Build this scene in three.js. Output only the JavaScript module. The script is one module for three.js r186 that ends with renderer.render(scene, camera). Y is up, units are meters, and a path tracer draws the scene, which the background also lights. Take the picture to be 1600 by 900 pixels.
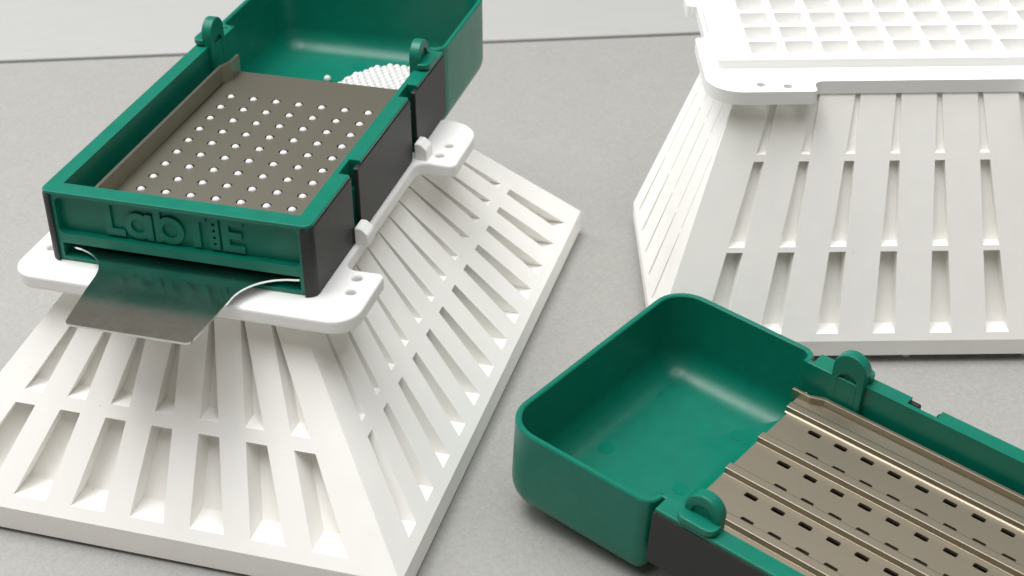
import * as THREE from 'three';
import { mergeGeometries, mergeVertices, toCreasedNormals } from 'three/addons/utils/BufferGeometryUtils.js';
import { RoundedBoxGeometry } from 'three/addons/geometries/RoundedBoxGeometry.js';
import { RectAreaLightUniformsLib } from 'three/addons/lights/RectAreaLightUniformsLib.js';
import { Brush, Evaluator, SUBTRACTION, ADDITION } from 'three-bvh-csg';

// ---------- camera, light, exposure ----------
const scene = new THREE.Scene();
const renderer = new THREE.WebGLRenderer({ antialias: true });
renderer.toneMapping = THREE.LinearToneMapping;
renderer.toneMappingExposure = 1.0;
renderer.shadowMap.enabled = true;
const camera = new THREE.PerspectiveCamera(20.80, 16 / 9, 0.02, 12);
camera.rotation.order = 'YXZ'; camera.focus = 0.53; camera.userData.fStop = 22;
camera.position.set(0.24446, 0.34593, 0.4062);
{ // yaw, pitch and roll of the lens
  const q = new THREE.Quaternion().setFromAxisAngle(new THREE.Vector3(0, 1, 0), THREE.MathUtils.degToRad(16.0))
    .multiply(new THREE.Quaternion().setFromAxisAngle(new THREE.Vector3(1, 0, 0), THREE.MathUtils.degToRad(-32.83)))
    .multiply(new THREE.Quaternion().setFromAxisAngle(new THREE.Vector3(0, 0, 1), THREE.MathUtils.degToRad(-0.62)));
  camera.quaternion.copy(q);
}
RectAreaLightUniformsLib.init();
scene.background = new THREE.Color().setRGB(0.175, 0.152, 0.124); // the dim, evenly lit room around the bench
function lamp(color, intensity, w, h, pos, target) {
  const l = new THREE.RectAreaLight(color, intensity, w, h);
  l.position.set(...pos); l.lookAt(...target); l.name = 'ceiling_lamp'; scene.add(l);
}
lamp(0xf8fbff, 3.0, 2.6, 2.0, [-0.15, 1.8, 0.06], [-0.15, 0, 0.06]);
lamp(0xfffcf6, 6.5, 1.0, 0.6, [-0.3, 1.75, 0.05], [0.05, 0, -0.02]);
lamp(0xf8faff, 4.0, 1.2, 0.8, [-1.5, 0.9, -0.45], [0.05, 0.05, -0.05]);

// ---------- helpers: everything below is written in millimetres ----------
let seed = 7;
const rnd = () => { seed = (seed * 1664525 + 1013904223) >>> 0; return seed / 4294967296; };
const V3 = (x, y, z) => new THREE.Vector3(x, y, z);
const used = {};
function numbered(n) { const k = used[n] = (used[n] ?? -1) + 1; return k ? `${n}_${String(k).padStart(3, '0')}` : n; }
function boxUV(g) { // uv in metres from the face direction, so grain keeps its real size
  g = g.index ? g.toNonIndexed() : g;
  const p = g.attributes.position, uv = new Float32Array(p.count * 2), a = V3(), b = V3(), c = V3(), n = V3();
  for (let i = 0; i < p.count; i += 3) {
    a.fromBufferAttribute(p, i); b.fromBufferAttribute(p, i + 1); c.fromBufferAttribute(p, i + 2);
    n.copy(b).sub(a).cross(c.clone().sub(a)); const ax = Math.abs(n.x), ay = Math.abs(n.y), az = Math.abs(n.z);
    [a, b, c].forEach((v, k) => {
      const [s, t] = ay > ax && ay > az ? [v.x, v.z] : ax > az ? [v.z, v.y] : [v.x, v.y];
      uv[(i + k) * 2] = s; uv[(i + k) * 2 + 1] = t;
    });
  }
  g.setAttribute('uv', new THREE.BufferAttribute(uv, 2)); return g;
}
function part(name, geo, mat, parent, keepUV) {
  let g = geo.clone(); g.scale(0.001, 0.001, 0.001); if (!keepUV) g = boxUV(g);
  const m = new THREE.Mesh(g, mat); m.name = name; m.castShadow = m.receiveShadow = true; parent.add(m); return m;
}
function thing(name, label, category, [x, y, z] = [0, 0, 0], group) {
  const o = new THREE.Group(); o.name = numbered(name); o.position.set(x / 1000, y / 1000, z / 1000);
  o.userData = { label, category }; if (group) o.userData.group = group; scene.add(o); return o;
}
function structure(name, geo, mat, pos, rotY = 0) {
  const m = part(name, geo, mat, scene); m.userData.kind = 'structure'; m.position.set(...pos.map((v) => v / 1000)); m.rotation.y = rotY; return m;
}
const prep = (g) => { g = g.index ? g.toNonIndexed() : g; for (const k of Object.keys(g.attributes)) if (k !== 'position' && k !== 'normal') g.deleteAttribute(k); if (!g.attributes.normal) g.computeVertexNormals(); return g; };
const merge = (...gs) => mergeGeometries(gs.flat().map((g) => prep(g)));
const box = (x0, x1, y0, y1, z0, z1) => new THREE.BoxGeometry(x1 - x0, y1 - y0, z1 - z0).translate((x0 + x1) / 2, (y0 + y1) / 2, (z0 + z1) / 2);
const rbox = (x0, x1, y0, y1, z0, z1, r = 0.6, s = 2) => new RoundedBoxGeometry(x1 - x0, y1 - y0, z1 - z0, s, r).translate((x0 + x1) / 2, (y0 + y1) / 2, (z0 + z1) / 2);
const ev = new Evaluator(); ev.useGroups = false; ev.attributes = ['position', 'normal'];
function brush(g) { const b = new Brush(prep(g)); b.updateMatrixWorld(); return b; }
function csg(g, ops) { let a = brush(g); for (const [o, op] of ops) { a = ev.evaluate(a, brush(o), op); a.updateMatrixWorld(); } return a.geometry; }
const cut = (g, ...os) => csg(g, os.map((o) => [o, SUBTRACTION]));
function polyShape(pts) { const s = new THREE.Shape(); pts.forEach(([x, y], i) => (i ? s.lineTo(x, y) : s.moveTo(x, y))); s.closePath(); return s; }
function roundPoly(pts) { // [x, y, radius]: corners turned by arcs of quadratic curves
  const s = new THREE.Shape(), n = pts.length;
  pts.forEach(([x, y, r = 0], i) => {
    const [px, py] = pts[(i + n - 1) % n], [qx, qy] = pts[(i + 1) % n];
    const la = Math.hypot(px - x, py - y), lb = Math.hypot(qx - x, qy - y);
    const a = [x + (px - x) / la * r, y + (py - y) / la * r], b = [x + (qx - x) / lb * r, y + (qy - y) / lb * r];
    if (i) s.lineTo(...a); else s.moveTo(...a);
    if (r) { const k = 0.5523; s.bezierCurveTo(a[0] + (x - a[0]) * k, a[1] + (y - a[1]) * k, b[0] + (x - b[0]) * k, b[1] + (y - b[1]) * k, b[0], b[1]); }
  });
  s.closePath(); return s;
}
function circlePath(x, y, r) { const p = new THREE.Path(); p.absarc(x, y, r, 0, Math.PI * 2, true); return p; }
function rectPath(x0, x1, y0, y1, r = 0) {
  const p = new THREE.Path();
  if (!r) { p.moveTo(x0, y0); p.lineTo(x0, y1); p.lineTo(x1, y1); p.lineTo(x1, y0); p.closePath(); return p; }
  p.moveTo(x0, y0 + r); p.lineTo(x0, y1 - r); p.quadraticCurveTo(x0, y1, x0 + r, y1); p.lineTo(x1 - r, y1); p.quadraticCurveTo(x1, y1, x1, y1 - r);
  p.lineTo(x1, y0 + r); p.quadraticCurveTo(x1, y0, x1 - r, y0); p.lineTo(x0 + r, y0); p.quadraticCurveTo(x0, y0, x0, y0 + r); return p;
}
function slab(shape, y0, y1, bevel = 0, seg = 10) { // a plan outline (x, -z as shape y) raised from y0 to y1
  const g = new THREE.ExtrudeGeometry(shape, { depth: y1 - y0 - 2 * bevel, bevelEnabled: bevel > 0, bevelSize: bevel, bevelThickness: bevel, bevelOffset: -bevel, bevelSegments: 3, curveSegments: seg });
  return g.rotateX(-Math.PI / 2).translate(0, y0 + bevel, 0);
}
function upright(shape, z0, z1, bevel = 0, seg = 10) { // an outline in x, y pushed from z0 to z1
  return new THREE.ExtrudeGeometry(shape, { depth: z1 - z0 - 2 * bevel, bevelEnabled: bevel > 0, bevelSize: bevel, bevelThickness: bevel, bevelOffset: -bevel, bevelSegments: 3, curveSegments: seg }).translate(0, 0, z0 + bevel);
}
const alongX = (shape, x0, x1, bevel = 0, seg = 10) => upright(shape, x0, x1, bevel, seg).rotateY(Math.PI / 2); // outline given in (-z, y)

// ---------- materials ----------
function noiseTexture(size, fn, srgb, repeat) {
  const d = new Uint8Array(size * size * 4);
  for (let j = 0; j < size; j++) for (let i = 0; i < size; i++) {
    const c = fn(i / size, j / size, i, j), k = (j * size + i) * 4, a = Array.isArray(c) ? c : [c, c, c];
    for (let q = 0; q < 3; q++) d[k + q] = Math.max(0, Math.min(255, a[q] * 255));
    d[k + 3] = 255;
  }
  const t = new THREE.DataTexture(d, size, size, THREE.RGBAFormat); t.magFilter = THREE.LinearFilter; t.minFilter = THREE.LinearMipmapLinearFilter; t.generateMipmaps = true;
  t.wrapS = t.wrapT = THREE.RepeatWrapping; if (srgb) t.colorSpace = THREE.SRGBColorSpace; t.repeat.set(repeat, repeat); t.needsUpdate = true; return t;
}
function tileNoise(n, s) { // smooth tiling value noise, n cells per tile
  const g = []; let q = s >>> 0; for (let i = 0; i < n * n; i++) { q = (q * 1664525 + 1013904223) >>> 0; g.push(q / 4294967296); }
  const f = (t) => t * t * (3 - 2 * t);
  return (u, v) => { const x = u * n, y = v * n, i = Math.floor(x), j = Math.floor(y), a = f(x - i), b = f(y - j), G = (p, r) => g[((r % n + n) % n) * n + (p % n + n) % n]; return (G(i, j) * (1 - a) + G(i + 1, j) * a) * (1 - b) + (G(i, j + 1) * (1 - a) + G(i + 1, j + 1) * a) * b; };
}
const n8 = tileNoise(8, 3), n32 = tileNoise(32, 5), n64 = tileNoise(64, 9), n128 = tileNoise(128, 11), n256 = tileNoise(256, 13);
const speck = noiseTexture(512, (u, v) => 0.5 + 0.28 * (n256(u, v) - 0.5) + 0.34 * (n128(u, v) - 0.5) + 0.3 * (n64(u, v) - 0.5), false, 1 / 0.12);
const benchColor = noiseTexture(1024, (u, v) => { const s = 0.62 + 0.036 * (n256(u, v) - 0.5) + 0.024 * (n128(u, v) - 0.5) + 0.006 * (n32(u, v) - 0.5) + 0.005 * (n8(u, v) - 0.5); return [s, s * 0.994, s * 0.968]; }, true, 1 / 0.14);
const layers = noiseTexture(1024, (u, v) => 0.5 + 0.55 * (n256(u * 0.0625, v) - 0.5) * (0.3 + n8(u, v)) + 0.3 * (n128(u * 0.125, v) - 0.5), false, 1 / 0.11);
function specks(n, seed0, rMin, rMax) { // scattered small spots, tiling
  let q = seed0; const r = () => { q = (q * 1664525 + 1013904223) >>> 0; return q / 4294967296; }, P = []; for (let i = 0; i < n; i++) P.push([r(), r(), rMin + r() * (rMax - rMin), 0.4 + 0.6 * r()]);
  return (u, v) => { let m = 0; for (const [x, y, w, a] of P) { const dx = Math.abs(u - x), dy = Math.abs(v - y), d = Math.hypot(Math.min(dx, 1 - dx), Math.min(dy, 1 - dy)); if (d < w) m = Math.max(m, a * (1 - d / w)); } return m; };
}
const spotDark = specks(9, 41, 0.0012, 0.0022), spotLight = specks(46, 77, 0.001, 0.0024), spotSteel = specks(70, 91, 0.002, 0.0045);
const nylonColor = noiseTexture(1024, (u, v) => { const w = 1 - 0.012 * n32(u, v) - 0.012 * n8(u, v), d = 1 - 0.55 * spotDark(u, v); return [w * d * 0.99, w * d * 0.983, w * d * 0.966]; }, true, 1 / 0.17);
const greenColor = noiseTexture(1024, (u, v) => { const k = spotLight(u, v), w = 1 + 0.05 * (n32(u, v) - 0.5); return [0.03 * w + 0.6 * k, 0.447 * w + 0.3 * k, 0.368 * w + 0.33 * k]; }, true, 1 / 0.12);
const steelColor = noiseTexture(512, (u, v) => { const k = spotSteel(u, v), w = 0.92 + 0.04 * (n64(u, v) - 0.5) + 0.05 * (n8(u, v) - 0.5); return [w * 0.965 + 0.2 * k, w * 0.985 + 0.2 * k, w * 0.98 + 0.2 * k]; }, true, 1 / 0.05);
const wear = noiseTexture(512, (u, v) => 0.86 + 0.16 * (n8(u, v) - 0.5) + 0.10 * (n32(u, v) - 0.5) + 0.06 * (n128(u, v) - 0.5), false, 1 / 0.09);
const grain = noiseTexture(512, (u, v) => 0.5 + 0.5 * (n256(u, v) - 0.5) + 0.5 * (n128(u, v) - 0.5), false, 1 / 0.03);
const boardMarks = noiseTexture(1024, (u, v) => { const s = 0.69 + 0.008 * (n64(u * 0.25, v) - 0.5) - 0.06 * Math.max(0, n128(u * 0.125, v) - 0.84) * 7 * Math.max(0, n8(u, v) - 0.35); return [s, s, s * 0.988]; }, true, 1 / 0.3);
const brushed = noiseTexture(512, (u, v) => 0.5 + 0.5 * (n256(u, v * 0.03125) - 0.5) + 0.25 * (n64(u, v) - 0.5), false, 1 / 0.06);
const C = (r, g, b) => new THREE.Color().setRGB(r, g, b);
const M = {
  bench: new THREE.MeshStandardMaterial({ map: benchColor, roughness: 0.75, bumpMap: speck, bumpScale: 0.00012 }),
  board: new THREE.MeshStandardMaterial({ map: boardMarks, roughness: 0.6 }),
  seam: new THREE.MeshStandardMaterial({ color: C(0.10, 0.095, 0.085), roughness: 0.8 }),
  nylon: new THREE.MeshPhysicalMaterial({ map: nylonColor, roughness: 0.6, bumpMap: layers, bumpScale: 0.00002, specularIntensity: 0.5 }),
  nylonSmooth: new THREE.MeshPhysicalMaterial({ color: C(0.93, 0.925, 0.905), roughness: 0.5, bumpMap: grain, bumpScale: 0.00003, specularIntensity: 0.6 }),
  green: new THREE.MeshPhysicalMaterial({ map: greenColor, roughness: 0.39, roughnessMap: wear, specularIntensity: 0.8, bumpMap: grain, bumpScale: 0.00001 }),
  black: new THREE.MeshPhysicalMaterial({ color: C(0.016, 0.016, 0.0155), roughness: 0.5, bumpMap: grain, bumpScale: 0.00006 }),
  bronze: new THREE.MeshPhysicalMaterial({ color: C(0.335, 0.318, 0.265), metalness: 1, roughness: 0.44, bumpMap: grain, bumpScale: 0.000012 }),
  bronzeWarm: new THREE.MeshPhysicalMaterial({ color: C(0.345, 0.306, 0.238), metalness: 1, roughness: 0.47, bumpMap: grain, bumpScale: 0.000012 }),
  steel: new THREE.MeshPhysicalMaterial({ map: steelColor, metalness: 1, roughness: 0.19, roughnessMap: wear, bumpMap: brushed, bumpScale: 0.000004 }),
  bead: new THREE.MeshPhysicalMaterial({ color: C(0.70, 0.70, 0.69), roughness: 0.22, clearcoat: 0.5, clearcoatRoughness: 0.08 }),
};

// ---------- the setting ----------
const TY = 92; // height of the perforated plate's level above the bench in the measured frame
structure('bench_top', box(-2500, 2500, -30, 0, -1500, 1600), M.bench, [18, 0, 0]).visible = true;
{
  // the paler board that the bench butts against at the back, with the dark gap between them
  const ang = THREE.MathUtils.degToRad(20.2);
  structure('back_board', rbox(-1500, 1500, -25, 1.6, -900, 0, 0.5), M.board, [17.9, 0, -339.2], ang);
  structure('board_gap', box(-1500, 1500, -1, 0.25, -1, 0.75), M.seam, [17.9, 0, -339.2], ang);
}

// ---------- slotted white funnel: a frustum with radiating pockets, skirt, top plate ----------
// base rectangle bx0..bx1, bz0..bz1 at yb; top rectangle tx0..tx1, tz0..tz1 at yt (z grows towards the viewer)
function frustumBody(f, faces) {
  const { bx0, bx1, bz0, bz1, yb, tx0, tx1, tz0, tz1, yt, skirt } = f;
  const P = [], q = (a, b, c, d) => P.push(a, b, c, a, c, d), B0 = [bx0, yb, bz0], B1 = [bx1, yb, bz0], B2 = [bx1, yb, bz1], B3 = [bx0, yb, bz1];
  const T0 = [tx0, yt, tz0], T1 = [tx1, yt, tz0], T2 = [tx1, yt, tz1], T3 = [tx0, yt, tz1];
  const low = (v) => [v[0], yb - skirt, v[2]];
  q(B3, B2, T2, T3); q(B2, B1, T1, T2); q(B1, B0, T0, T1); q(B0, B3, T3, T0); q(T3, T2, T1, T0);
  q(low(B3), low(B2), B2, B3); q(low(B2), low(B1), B1, B2); q(low(B1), low(B0), B0, B1); q(low(B0), low(B3), B3, B0); q(low(B0), low(B1), low(B2), low(B3));
  const g = new THREE.BufferGeometry(); g.setAttribute('position', new THREE.BufferAttribute(new Float32Array(P.flat()), 3)); g.computeVertexNormals();
  const at = (a, b, y) => a + (b - a) * (y - yb) / (yt - yb);
  const lean = (g, ax, a, b) => { const q = g.attributes.position; for (let i = 0; i < q.count; i++) q['set' + ax](i, q['get' + ax](i) + at(a, b, q.getY(i))); g.computeVertexNormals(); return g; }; // pocket backs run parallel to the face
  const pockets = (side) => {
    const out = [], F = faces[side]; if (!F) return out;
    const alongZ = side === 'right' || side === 'left';
    for (const [y0, y1, dk = 1] of f.rows) for (let i = 0; i < F.n; i++) {
      const edge = (y) => {
        const lo = alongZ ? at(bz0, tz0, y) : at(bx0, tx0, y), hi = alongZ ? at(bz1, tz1, y) : at(bx1, tx1, y);
        const pitch = F.pitch ? at(F.pitch[0], F.pitch[1], y) : (hi - lo) / (F.n + 1), c = (F.mid ?? (lo + hi) / 2) + (i - (F.n - 1) / 2) * pitch, w = Math.max(0.25, (pitch - F.slat) / 2);
        return [c - w, c + w];
      };
      const [a0, b0] = edge(y0), [a1, b1] = edge(y1);
      if (!alongZ) {
        const s = polyShape([[a0, y0], [b0, y0], [b1, y1], [a1, y1]]);
        out.push(side === 'front' ? lean(upright(s, -F.depth * dk, 6), 'Z', bz1, tz1) : lean(upright(s, -6, F.depth * dk), 'Z', bz0, tz0));
      } else { // outline in (-z, y)
        const s = polyShape([[-a0, y0], [-a1, y1], [-b1, y1], [-b0, y0]]);
        out.push(side === 'right' ? lean(alongX(s, -F.depth * dk, 6), 'X', bx1, tx1) : lean(alongX(s, -6, F.depth * dk), 'X', bx0, tx0));
      }
    }
    return out;
  };
  const fb = [...pockets('front'), ...pockets('back')], lr = [...pockets('right'), ...pockets('left')];
  let r = cut(g, merge(fb)); if (lr.length) r = cut(r, merge(lr)); return r;
}
function feet(f, parent, h, spots) { for (const [x, z] of spots) part('foot', new THREE.CylinderGeometry(2.2, 1.5, h, 12).translate(x, h / 2, z), M.nylon, parent); }

{ // ---- the funnel under the green dispenser ----
  const o = [27, 0, -41.7];
  const t = thing('slotted_funnel', 'wide low white slotted funnel carrying the green bead dispenser', 'funnel', o);
  const f = { bx0: -86.2, bx1: 86.2, bz0: -117.4, bz1: 117.4, yb: 10.6, tx0: -36.5, tx1: 36.5, tz0: -61, tz1: 68.5, yt: 75.5, skirt: 9, rows: [[14.2, 38.0], [41.6, 69.5, 0.7]] };
  part('body', frustumBody(f, { front: { n: 7, slat: 9.1, depth: 10 }, back: { n: 7, slat: 9.1, depth: 10 }, right: { n: 12, slat: 10.5, depth: 7 }, left: { n: 12, slat: 10.5, depth: 7 } }), M.nylon, t);
  // top plate with four ears, notched along both long sides
  const zf = -(41.5 - o[2]), zb = -(-97 - o[2]), n0 = -(11.5 - o[2]), n1 = -(-62.5 - o[2]); // shape y = -z
  const ex = 62.3, nx = 48.3, el = 55.5, nl = 43;
  const s = roundPoly([[-el, zf, 9], [ex, zf, 9], [ex, n0, 2], [nx, n0, 4.5], [nx, n1, 4.5], [ex, n1, 2.5], [ex, zb, 12], [-el, zb, 12], [-el, n1, 2.5], [-nl, n1, 4.5], [-nl, n0, 4.5], [-el, n0, 2]]);
  for (const [x, y] of [[54.5, n0 - 4.5], [55.5, n0 - 12.5], [54.5, n1 + 7], [55.5, n1 + 15]]) for (const sx of [-1, 1]) s.holes.push(circlePath(sx > 0 ? x : 6.5 - x, y, 1.6));
  part('top_plate', slab(s, 74.2, 79.5, 1.1), M.nylonSmooth, t);
  for (const z of [-6, -67]) {
    part('locating_peg', upright(roundPoly([[0, 0, 0], [4.6, 0, 0], [4.6, 4.2, 0.8], [2.2, 6.4, 0.6], [0, 6.4, 0.4]]), -3.2, 3.2, 0.35).translate(46.9, 79.3, z - o[2]), M.nylonSmooth, t);
    part('locating_peg', upright(roundPoly([[-4.6, 0, 0], [0, 0, 0], [0, 6.4, 0.4], [-2.2, 6.4, 0.6], [-4.6, 4.2, 0.8]]), -3.2, 3.2, 0.35).translate(-45.7, 79.3, z - o[2]), M.nylonSmooth, t);
  }
  feet(f, t, 1.8, [[-82, 113], [-45, 113], [-8, 113], [30, 113], [70, 113], [82, 60], [82, -20], [82, -100], [-82, -100]]);
}
{ // ---- the taller funnel with the grid top ----
  const hw = 96.5, D = 106, yaw = THREE.MathUtils.degToRad(16.0), fl = V3(162.5, 0, -71);
  const d = V3(Math.cos(yaw), 0, -Math.sin(yaw)), n = V3(-Math.sin(yaw), 0, -Math.cos(yaw));
  const c = fl.clone().addScaledVector(d, hw).addScaledVector(n, D / 2);
  const t = thing('slotted_funnel', 'tall steep white slotted funnel topped by a grid of square cells', 'funnel', [c.x, 0, c.z]); t.rotation.y = yaw;
  const f = { bx0: -hw, bx1: hw, bz0: -D / 2, bz1: D / 2, yb: 10.1, tx0: -66.5, tx1: 66.5, tz0: -D / 2 + 16, tz1: D / 2 - 37.4, yt: 95.2, skirt: 6.5, rows: [[12.8, 41.0], [42.8, 71.8, 0.6], [74.2, 94.6, 0.25]] };
  part('body', frustumBody(f, { front: { n: 8, slat: 12.9, depth: 7 }, back: { n: 8, slat: 12.9, depth: 7 }, left: { n: 5, slat: 14.6, depth: 3, pitch: [17.2, 11.8], mid: -6 }, right: { n: 5, slat: 12.9, depth: 5, pitch: [17.2, 11.8], mid: -6 } }), M.nylon, t);
  // plate: shape y = -z = r - D/2
  const R = (r) => r - D / 2;
  const s = roundPoly([[-78, R(28), 13], [-39, R(28), 1.5], [-39, R(36.5), 3.5], [39, R(36.5), 3.5], [39, R(28), 1.5], [78, R(28), 13], [78, R(76), 1.5], [74, R(76), 1.5], [74, R(107), 1.5], [78, R(107), 1.5], [78, R(128), 9], [-78, R(128), 9], [-78, R(107), 1.5], [-74, R(107), 1.5], [-74, R(76), 1.5], [-78, R(76), 1.5]]);
  for (const sx of [-1, 1]) { s.holes.push(circlePath(sx * 58.5, R(34), 1.7)); s.holes.push(circlePath(sx * 49, R(32.5), 1.7)); }
  const g = roundPoly([[-73, R(48), 2], [73, R(48), 2], [73, R(125), 2], [-73, R(125), 2]]);
  const floor = slab(polyShape([[-70, R(50)], [70, R(50)], [70, R(123)], [-70, R(123)]]), 94.4, 95.9);
  for (let i = 0; i < 9; i++) for (let j = 0; j < 5; j++) { const x = (i - 4) * 13.5, y = R(53.5) + j * 13.5; for (const q of [g, s]) q.holes.push(rectPath(x - 5.6, x + 5.6, y, y + 11, 1.6)); }
  part('top_plate', slab(s, 94.6, 99.6, 0), M.nylonSmooth, t); part('cell_floor', floor, M.nylonSmooth, t);
  part('cell_grid', slab(g, 99.6, 103.0, 0), M.nylonSmooth, t);
  feet(f, t, 3.4, [[-90, 48], [-45, 48], [0, 48], [45, 48], [90, 48], [-90, -48], [90, -48]]);
}

// ---------- the green dispensers ----------
// local frame: x across (0 = middle), y up from the frame's bottom, z = 0 at the front face, hopper at negative z
function roundedRing(x0, x1, z0, z1, rEnd, rFront, y, seg = 10) { // ring of points, end corners (z0) rEnd, front corners (z1) rFront
  const pts = [], arc = (cx, cz, r, a0) => { for (let i = 0; i <= seg; i++) { const a = a0 + (Math.PI / 2) * i / seg; pts.push([cx + r * Math.cos(a), y, cz + r * Math.sin(a)]); } };
  arc(x1 - rFront, z1 - rFront, rFront, 0); arc(x0 + rFront, z1 - rFront, rFront, Math.PI / 2); arc(x0 + rEnd, z0 + rEnd, rEnd, Math.PI); arc(x1 - rEnd, z0 + rEnd, rEnd, Math.PI * 1.5);
  return pts;
}
function loftSolid(rings) { // closed solid through the rings, bottom to top
  const n = rings[0].length, P = [];
  for (let k = 0; k + 1 < rings.length; k++) for (let i = 0; i < n; i++) { const a = rings[k][i], b = rings[k][(i + 1) % n], c = rings[k + 1][(i + 1) % n], d = rings[k + 1][i]; P.push(a, d, c, a, c, b); }
  const cap = (r, up) => { const c = [0, 1, 2].map((q) => r.reduce((s, v) => s + v[q], 0) / n); for (let i = 0; i < n; i++) up ? P.push(c, r[(i + 1) % n], r[i]) : P.push(c, r[i], r[(i + 1) % n]); };
  cap(rings[0], false); cap(rings[rings.length - 1], true);
  let g = new THREE.BufferGeometry(); g.setAttribute('position', new THREE.BufferAttribute(new Float32Array(P.flat()), 3));
  return toCreasedNormals(g, 0.62);
}
function hopperTub(W, z0, z1, yTop, yBot, wall, rEnd, rFront, fil) {
  const ring = (inset, y) => roundedRing(-W / 2 + inset, W / 2 - inset, z0 + inset, z1 - inset, Math.max(1, rEnd - inset), Math.max(1, rFront - Math.min(inset, rFront - 1)), y);
  const draft = (y) => (yTop - y) * 0.012;
  const outer = [], inner = [], S = 8, fo = fil + 0.5;
  for (let i = 0; i <= S; i++) { const a = Math.PI / 2 * i / S; const y = yBot + fo * (1 - Math.cos(a)); outer.push(ring(draft(y) + fo * (1 - Math.sin(a)), y)); }
  outer.push(ring(0.5 * 0.2, yTop - 0.5)); outer.push(ring(0.5, yTop));
  const yf = yBot + 2.2;
  for (let i = 0; i <= S; i++) { const a = Math.PI / 2 * i / S; const y = yf + fil * (1 - Math.cos(a)); inner.push(ring(wall + draft(y) + fil * (1 - Math.sin(a)), y)); }
  inner.push(ring(wall, yTop - 0.4)); inner.push(ring(wall - 0.4, yTop)); inner.push(ring(wall - 0.4, yTop + 3));
  return [loftSolid(outer), loftSolid(inner)];
}
function latch(t, sx, W, yRim, zc, k) { // upright rounded tab with an outward lip, standing on the frame beside the hopper
  const xi = W / 2 - 5.6 * k; // inner face of the rail
  const w = 5.6 * k, h = 9.5 * k, leg = 12 * k;
  const s = new THREE.Shape(); s.moveTo(-w, -leg); s.lineTo(w, -leg); s.lineTo(w, h - w); s.absarc(0, h - w, w, 0, Math.PI, false); s.lineTo(-w, -leg); s.closePath();
  let tab = alongX(s, -2 * k, 2 * k, 0.55 * k, 14);
  const r = new THREE.Shape(), v = 3.4 * k; r.moveTo(-v, -leg - 1); r.lineTo(v, -leg - 1); r.lineTo(v, -0.8 * k); r.absarc(0, -0.8 * k, v, 0, Math.PI, false); r.lineTo(-v, -leg - 1); r.closePath();
  tab = cut(tab, alongX(r, -3 * k, -1 * k, 0, 14)); // arched recess in the inner face
  const dish = new THREE.CylinderGeometry(3.3 * k, 3.3 * k, 1.6 * k, 24).rotateZ(Math.PI / 2).translate(2.2 * k, 3.2 * k, 0);
  tab = cut(tab, dish);
  if (sx < 0) tab = tab.clone().rotateY(Math.PI);
  const m = part('latch', tab.translate(sx * (xi + 0.4 * k), yRim, zc), M.green, t);
  const ls = roundPoly([[0, -6.2 * k, 0.4], [4.6 * k, -6.2 * k, 3 * k], [4.6 * k, 6.2 * k, 3 * k], [0, 6.2 * k, 0.4]]);
  let lip = slab(ls, 0, 2.2 * k, 0.5); if (sx < 0) lip = lip.rotateY(Math.PI);
  part('lip', lip.translate(sx * (xi + 1.6 * k), yRim + 0.5, zc), M.green, m);
}
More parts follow.
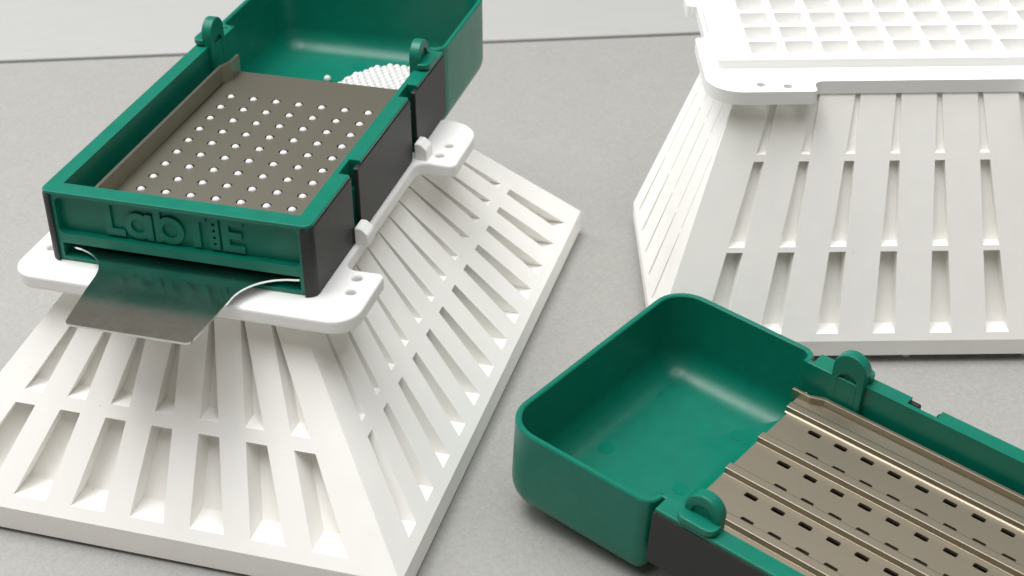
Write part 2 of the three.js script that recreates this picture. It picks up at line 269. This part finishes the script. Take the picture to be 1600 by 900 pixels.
function device(t, p) {
  const { W, L, Lh, Hf, Hh, k } = p, w2 = W / 2, rail = 5.6 * k, zs = -L; // zs: where the frame meets the hopper
  const skin = 1.5 * k, iw = w2 - rail;
  // frame: rails, front wall with recess and slot
  const fr = rbox(-w2 + skin, w2 - skin, 0, Hf, zs + 1, 0, 0.7, 3);
  const notchZ = [[-33.5 * k, -43.5 * k], [-91.5 * k, -101.5 * k]];
  const cuts = [box(-iw, iw, p.floor, Hf + 5, zs - 5, -rail)];
  cuts.push(upright(roundPoly([[-w2 + 4.6 * k, Hf * 0.40, 2.2], [w2 - 4.6 * k, Hf * 0.40, 2.2], [w2 - 4.6 * k, Hf - 2.2 * k, 2.2], [-w2 + 4.6 * k, Hf - 2.2 * k, 2.2]]), -2.6 * k, 3));
  cuts.push(box(-w2 + 5 * k, w2 - 5 * k, Hf * 0.065, Hf * 0.265, -rail - 8, 3));
  for (const [a, b] of notchZ) for (const sx of [1]) { const x0 = sx * (w2 - 3.9 * k), x1 = sx * (w2 + 2); cuts.push(box(Math.min(x0, x1), Math.max(x0, x1), Hf * 0.62, Hf + 2, b, a)); cuts.push(box(Math.min(x0, x1), Math.max(x0, x1), -2, Hf * 0.7, b + 2.5, a - 3.0)); }
  const lip = slab(roundPoly([[-w2 + 0.1, -0.5, 3 * k], [w2 - 0.1, -0.5, 3 * k], [w2 - 0.1, -zs - 1, 0.3], [-w2 + 0.1, -zs - 1, 0.3]]), Hf - 1.3 * k, Hf, 0.35);
  part('frame', csg(fr, [[lip, ADDITION], ...cuts.map((c) => [c, SUBTRACTION])]), M.green, t);
  // black side covers: front piece wraps the corner, then a middle and a rear piece
  const ch = Hf - 1.35 * k;
  for (const sx of [-1, 1]) {
    const seg = (a, b) => { // from z=a to z=b
      const q = [[-a, 0.3, 1.4], [-b, 0.3, 1.4], [-b, ch, 0.8], [-a, ch, 0.8]];
      return alongX(roundPoly(q), 0, skin + 0.25, 0.3, 4).translate(sx > 0 ? w2 - skin - 0.1 : -w2 - 0.15, 0, 0);
    };
    if (sx > 0) { part('side_cover', seg(notchZ[0][1] + 3.2 * k, notchZ[1][0] - 1.2 * k), M.black, t); part('side_cover', seg(notchZ[1][1] + 3.2 * k, zs + 0.4), M.black, t); }
    else part('side_cover', seg(notchZ[0][0] - 0.9, zs + 0.4), M.black, t);
    const e = w2 + 0.15, r = 3.6 * k, pts = roundPoly(sx > 0
      ? [[e - 3.6 * k, -0.9, 0.4], [e, -0.9, r], [e, -notchZ[0][0] + 0.8, 0.4], [e - skin - 0.1, -notchZ[0][0] + 0.8, 0.2], [e - skin - 0.1, 0.6, 0.4], [e - 3.6 * k, 0.1, 0.2]]
      : [[-e + 3.6 * k, -0.9, 0.4], [-e + 3.6 * k, 0.1, 0.2], [-e + skin + 0.1, 0.6, 0.4], [-e + skin + 0.1, -notchZ[0][0] + 0.8, 0.2], [-e, -notchZ[0][0] + 0.8, 0.4], [-e, -0.9, r]]);
    part('side_cover', slab(pts, 0.2, ch, 0.25), M.black, t);
  }
  // raised maker's lettering in the front recess
  part('lettering', lettering(k).translate(0, Hf * 0.40 + 1.0 * k, -2.6 * k), M.green, t);
  // hopper: deep tub, open towards the frame, with thin cheeks running inside the rails
  const [o, i] = hopperTub(W, zs - Lh, zs, Hf, Hf - Hh, 2.0 * k, p.rEnd, 5 * k, p.fil);
  let tub = cut(o, i, box(-iw + 1.4 * k, iw - 1.4 * k, p.floor - 1.5, Hf + 5, zs - 3.2 * k, zs + 2));
  const hop = part('hopper', tub, M.green, t);
  for (const sx of [-1, 1]) part('cheek', rbox(sx > 0 ? iw - 1.5 * k : -iw - 0.3, sx > 0 ? iw + 0.3 : -iw + 1.5 * k, p.floor + 6 * k, Hf, zs - 1.6, zs + 17 * k, 0.4), M.green, hop);
  for (const [x, z] of [[0.29, 0.84], [-0.07, 0.76], [-0.07, 0.24], [0.29, 0.24]]) part('mould_mark', new THREE.CylinderGeometry(2.9, 2.9, 0.24, 28).translate(x * W, Hf - Hh + 2.2, zs - Lh * z), p.mark, hop);
  for (const sx of [-1, 1]) latch(t, sx, W, Hf, zs + 13.5 * k, k);
}
function lettering(k) {
  const H = 11.8, st = 2.5, gs = [], put = (s) => gs.push(upright(s, -0.3, 0.9, 0, 16));
  const rect = (x0, x1, y0, y1) => put(polyShape([[x0, y0], [x1, y0], [x1, y1], [x0, y1]]));
  const weld = () => { const b = gs.pop(), a = gs.pop(); gs.push(csg(a, [[b.translate(0, 0, 0.02), ADDITION]])); }; // stem and bowl become one letter
  let x = -24.3;
  put(polyShape([[x, 0], [x + 7, 0], [x + 7, 2.4], [x + st, 2.4], [x + st, H], [x, H]])); // L
  const bowl = (cx, cy, r) => { const s = new THREE.Shape(); s.absarc(cx, cy, r, 0, Math.PI * 2, false); s.holes.push(circlePath(cx, cy, r - 2.2)); put(s); };
  bowl(-12.4, 4.5, 4.7); rect(-9.6, -7.2, -0.2, 9.1); weld(); // a
  bowl(-1.0, 4.5, 4.9); rect(-6.4, -4.0, -0.2, H); weld(); // b
  put(polyShape([[7.0, 0], [9.6, 0], [9.6, H - 2.4], [12.0, H - 2.4], [12.0, H], [4.6, H], [4.6, H - 2.4], [7.0, H - 2.4]])); // T
  const I = polyShape([[12.8, 0], [16.4, 0], [16.4, H], [12.8, H]]); for (let q = 0; q < 4; q++) I.holes.push(circlePath(14.6, 2.0 + q * 2.35, 0.55)); put(I); // I with four dots
  put(polyShape([[17.3, 0], [25.0, 0], [25.0, 2.4], [19.9, 2.4], [19.9, 4.7], [24.2, 4.7], [24.2, 7.1], [19.9, 7.1], [19.9, H - 2.4], [24.8, H - 2.4], [24.8, H], [17.3, H]])); // E
  return merge(gs).scale(0.97 * k, k, 1).translate(-1.8 * k, 0, 0);
}
M.greenMark = M.green.clone(); M.greenMark.roughness = 1; M.greenMark.specularIntensity = 0.25;

// ---- A: dispenser on the funnel, with perforated plate, beads and steel tongue ----
const AO = [27.6, TY - 12.5, 30.2], LA = 132.5, RIMA = 25.6;
{
  const t = thing('bead_dispenser', 'green bead dispenser with perforated plate standing on the low white funnel', 'dispenser', AO);
  device(t, { W: 91.9, L: LA, Lh: 60, Hf: RIMA, Hh: 34.5, k: 1, rEnd: 12, fil: 9, floor: 4.5, mark: M.greenMark });
  // perforated plate: bead (0,0) lies at x = -27.6, z = -30.2 of this frame, 12.5 above its bottom
  const bx = -27.6, bz = -30.2, py = 12.3;
  const s = polyShape([[-35.2, 1.5 - 4], [35.2, 1.5 - 4], [35.2, 122.8], [-34.6, 122.8]].map(([x, y]) => [x, y < 2 ? 6 : y]));
  for (let i = 0; i < 7; i++) for (let j = 0; j < 9; j++) s.holes.push(circlePath(bx + i * 9 - 0.05, -(bz - j * 9) - 0.15, 1.75));
  const plate = part('perforated_plate', slab(s, py - 1.1, py, 0, 10), M.bronze, t);
  const fl = (sx) => { // upright flange with a jog near the hopper
    const a = sx > 0 ? [[35.0, 6.2], [36.2, 6.2], [36.2, 106], [35.0, 106]] : [[35.0, 6.2], [36.2, 6.2], [36.2, 112], [34.2, 116.5], [34.2, 123.2], [33.0, 123.2], [33.0, 116], [35.0, 111.5]].map(([x, y]) => [x * sx, y]);
    return slab(polyShape(sx > 0 ? a : a.reverse()), py - 1.1, py + 6.8, 0);
  };
  part('flange', fl(-1), M.bronze, plate); part('flange', fl(1), M.bronze, plate);
  // inner tray wall under the plate
  part('slide_bed', box(-38, 38, 7.2, 8.6, -122, -6.5), M.bronze, t);
  // steel tongue leaving the front slot: wide inside, concave shoulders, slightly dropped end
  const half = (z) => z < -2 ? 39.5 : z < 14 ? 23.2 + 16.3 * (1 - Math.sqrt(Math.max(0, 1 - ((14 - z) / 16.02) ** 2))) : 23.2 - 2.6 * Math.pow((z - 14) / 23, 1.1), drop = (z) => (z < 8 ? 0 : z < 14 ? 0.05 * (z - 8) * (z - 8) / 12 : 0.15 + 0.05 * (z - 14));
  const zs = []; for (let i = 0; i <= 48; i++) zs.push(-5 + 42 * i / 48); for (const q of [-1.95, -1.8, -1.6, 36.5, 36.75, 36.9]) zs.push(q); zs.sort((p, q) => p - q);
  const rowsT = zs.map((z) => { const r = Math.max(0, z - 35.3), in_ = 1.7 - Math.sqrt(Math.max(0, 1.7 * 1.7 - r * r)); return [half(z) - in_, -drop(z), z]; });
  const NX = 40, G = [], quad = (p, q, r, w) => G.push(p, q, r, p, r, w), X = (r, i, y) => [r[0] * (2 * i / NX - 1), r[1] + y, r[2]];
  for (let j = 0; j + 1 < rowsT.length; j++) { const A = rowsT[j], B = rowsT[j + 1];
    for (let i = 0; i < NX; i++) { quad(X(A, i, 0), X(B, i, 0), X(B, i + 1, 0), X(A, i + 1, 0)); quad(X(A, i, -0.7), X(A, i + 1, -0.7), X(B, i + 1, -0.7), X(B, i, -0.7)); }
    quad(X(A, 0, 0), X(A, 0, -0.7), X(B, 0, -0.7), X(B, 0, 0)); quad(X(A, NX, 0), X(B, NX, 0), X(B, NX, -0.7), X(A, NX, -0.7)); }
  const E = rowsT[rowsT.length - 1], S0 = rowsT[0]; for (let i = 0; i < NX; i++) { quad(X(E, i, 0), X(E, i, -0.7), X(E, i + 1, -0.7), X(E, i + 1, 0)); quad(X(S0, i, 0), X(S0, i + 1, 0), X(S0, i + 1, -0.7), X(S0, i, -0.7)); }
  let g = new THREE.BufferGeometry(); g.setAttribute('position', new THREE.BufferAttribute(new Float32Array(G.flat()), 3)); g = toCreasedNormals(g, 0.5);
  part('steel_tongue', g.translate(0, 4.3, 0), M.steel, t);
}
{ // beads in the plate
  const g = new THREE.SphereGeometry(1.48, 20, 14).scale(0.001, 0.001, 0.001);
  const ord = ['first', 'second', 'third', 'fourth', 'fifth', 'sixth', 'seventh', 'eighth', 'ninth'];
  const add = (x, y, z, label, group) => { const m = new THREE.Mesh(g, M.bead); m.name = numbered('bead'); m.position.set(x / 1000, y / 1000, z / 1000); m.castShadow = m.receiveShadow = true; m.userData = { label, category: 'bead', group }; scene.add(m); };
  for (let j = 0; j < 9; j++) for (let i = 0; i < 7; i++)
    add(i * 9 + 0.1 + (rnd() - 0.5) * 0.2, TY - 0.2 - 0.85 + (rnd() - 0.5) * 0.1, -j * 9 + 0.38 + (rnd() - 0.5) * 0.15, `white bead in the plate, ${ord[i]} from the left, ${ord[j]} row from the logo side`, 'beads sitting in the perforated plate');
  // heap in the hopper: hexagonally packed layers
  const px = 2.9, pz = 2.51, py = 2.37, y0 = TY + 13.1 - 34.5 + 2.2 + 1.45;
  const spots = [];
  for (let k = 0; k < 5; k++) for (let r = 0; r < 13; r++) for (let q = 0; q < 18; q++) {
    const z = -106 - r * pz - (k % 3) * 0.84, x = 68.6 - q * px - (r % 2) * px / 2 - (k % 2) * 0.7;
    const ex = Math.max(0, (58 - x) / (40 - k * 3.0)), ez = (z + 104) / (32 - k * 1.9);
    if (ex ** 3 + Math.abs(ez) ** 3 < 1 && x < 68.8) spots.push([x, y0 + k * py, z, k]);
  }
  for (const [x, y, z, k] of spots) { // those buried under others show nowhere and are left out
    if (y + 4.5 < TY - 0.509 * (-92.7 - z)) continue; // below the edge of the plate
    if (spots.filter((o) => o[3] === k + 1 && Math.hypot(o[0] - x, o[2] - z) < 2.6).length >= 3) continue;
    add(x + (rnd() - 0.5) * 0.15, y, z + (rnd() - 0.5) * 0.15, 'small white bead in the heap on the hopper floor', 'beads heaped in the hopper');
  }
  add(14.3, y0, -129.5, 'single white bead lying apart at the left of the heap', 'beads heaped in the hopper');
}

// ---- C: dispenser lying on the bench, with terraced plate ----
{
  const yaw = THREE.MathUtils.degToRad(67.08), tilt = THREE.MathUtils.degToRad(4.6), W = 102, L = 147, Hf = 22.5;
  const t = thing('bead_dispenser', 'green dispenser with terraced bronze plate lying on the grey bench', 'dispenser');
  t.rotation.order = 'YXZ'; t.rotation.y = yaw; t.rotation.x = tilt;
  const u = V3(Math.sin(yaw) * Math.cos(tilt), -Math.sin(tilt), Math.cos(yaw) * Math.cos(tilt)), v = V3(Math.cos(yaw), 0, -Math.sin(yaw)), n = u.clone().cross(v);
  const O = V3(140, TY - 53.6, 29.25).addScaledVector(u, 48.9 + L).addScaledVector(v, W / 2).addScaledVector(n, -Hf);
  t.position.set(O.x / 1000, O.y / 1000, O.z / 1000);
  device(t, { W, L, Lh: 59.5, Hf, Hh: 34.4, k: 1.1, rEnd: 13, fil: 10, floor: 3.5, mark: M.greenMark });
  // terraced plate: five flat lanes, each ending in a raised rib; two rows of slots per lane
  const tp = new THREE.Group(); tp.name = 'terraced_plate'; t.add(tp);
  const py = Hf - 13.5, zEnd = -(L - 1.5), x0 = 38.8, pitch = 20.2, zF = -8;
  for (let a = 0; a < 4; a++) {
    const xf = x0 - 8.2 - a * pitch, xr = xf - (a < 3 ? 15.2 : 10.8); // foot (far) and rib start
    const lane = polyShape([[xr, -zF], [xf, -zF], [xf, -zEnd], [xr, -zEnd]].map(([x, y]) => [x, y]));
    for (let q = 0; q < 13; q++) {
      const zz = L - 14 - q * 9.9; // slots counted from the hopper
      lane.holes.push(rectPath(xf - 4.6, xf - 2.5, zz - 2.3, zz + 2.3, 0.6));
      if (a < 3) lane.holes.push(rectPath(xr + 0.35, xr + 2.2, zz - 7.1, zz - 2.5, 0.6));
    }
    part('lane', slab(lane, py - 1.0, py, 0, 3), M.bronzeWarm, tp);
    const rib = roundPoly([[xr + 0.3, py - 0.7, 0], [xr - 1.2, py + 2.3, 0.4], [xr - 4.7, py + 2.3, 0.3], [xr - 4.85, py + 0.2, 0.1], [xr - 5.05, py + 0.06, 0], [xr - 5.05, py - 0.7, 0]].reverse());
    if (a < 3) part('rib', upright(rib, zEnd, zF, 0, 4), M.bronzeWarm, tp);
  }
  // strip beyond the first riser, its rib, and the outer flange with its jog
  part('lane', box(x0 - 4.6, x0 + 1.6, py + 0.4, py + 1.4, zEnd - 1, zF), M.bronzeWarm, tp);
  part('rib', upright(roundPoly([[x0 - 3.6, py + 0.5, 0], [x0 - 3.6, py + 1.5, 0], [x0 - 4.6, py + 2.15, 0.2], [x0 - 7.7, py + 2.15, 0.35], [x0 - 7.95, py + 0.5, 0.2], [x0 - 8.6, py + 0.06, 0], [x0 - 8.6, py - 0.7, 0]].reverse()), zEnd - 1, zF, 0, 4), M.bronzeWarm, tp);
  for (const sx of [1, -1]) {
    const A = x0 + 1.7, pts = [...(sx < 0 ? [[A + 1.6, -zF], [A + 1.6, L - 8], [A, L - 8], [A, -zF]] : [[A + 1.6, -zF], [A + 1.6, L - 9], [A - 0.6, L - 4.5], [A - 0.6, L + 2], [A - 1.9, L + 2], [A - 1.9, L - 5], [A, L - 9.6], [A, -zF]])].map(([x, y]) => [x * sx, y]);
    part('flange', slab(polyShape(sx < 0 ? pts.reverse() : pts), py + 0.2, py + 3.9, 0.2), M.bronzeWarm, tp);
  }
  part('slide_bed', box(-40, 41, py - 4.5, py - 3.4, zEnd + 3, zF), M.bronzeWarm, t);
}
renderer.render(scene, camera);
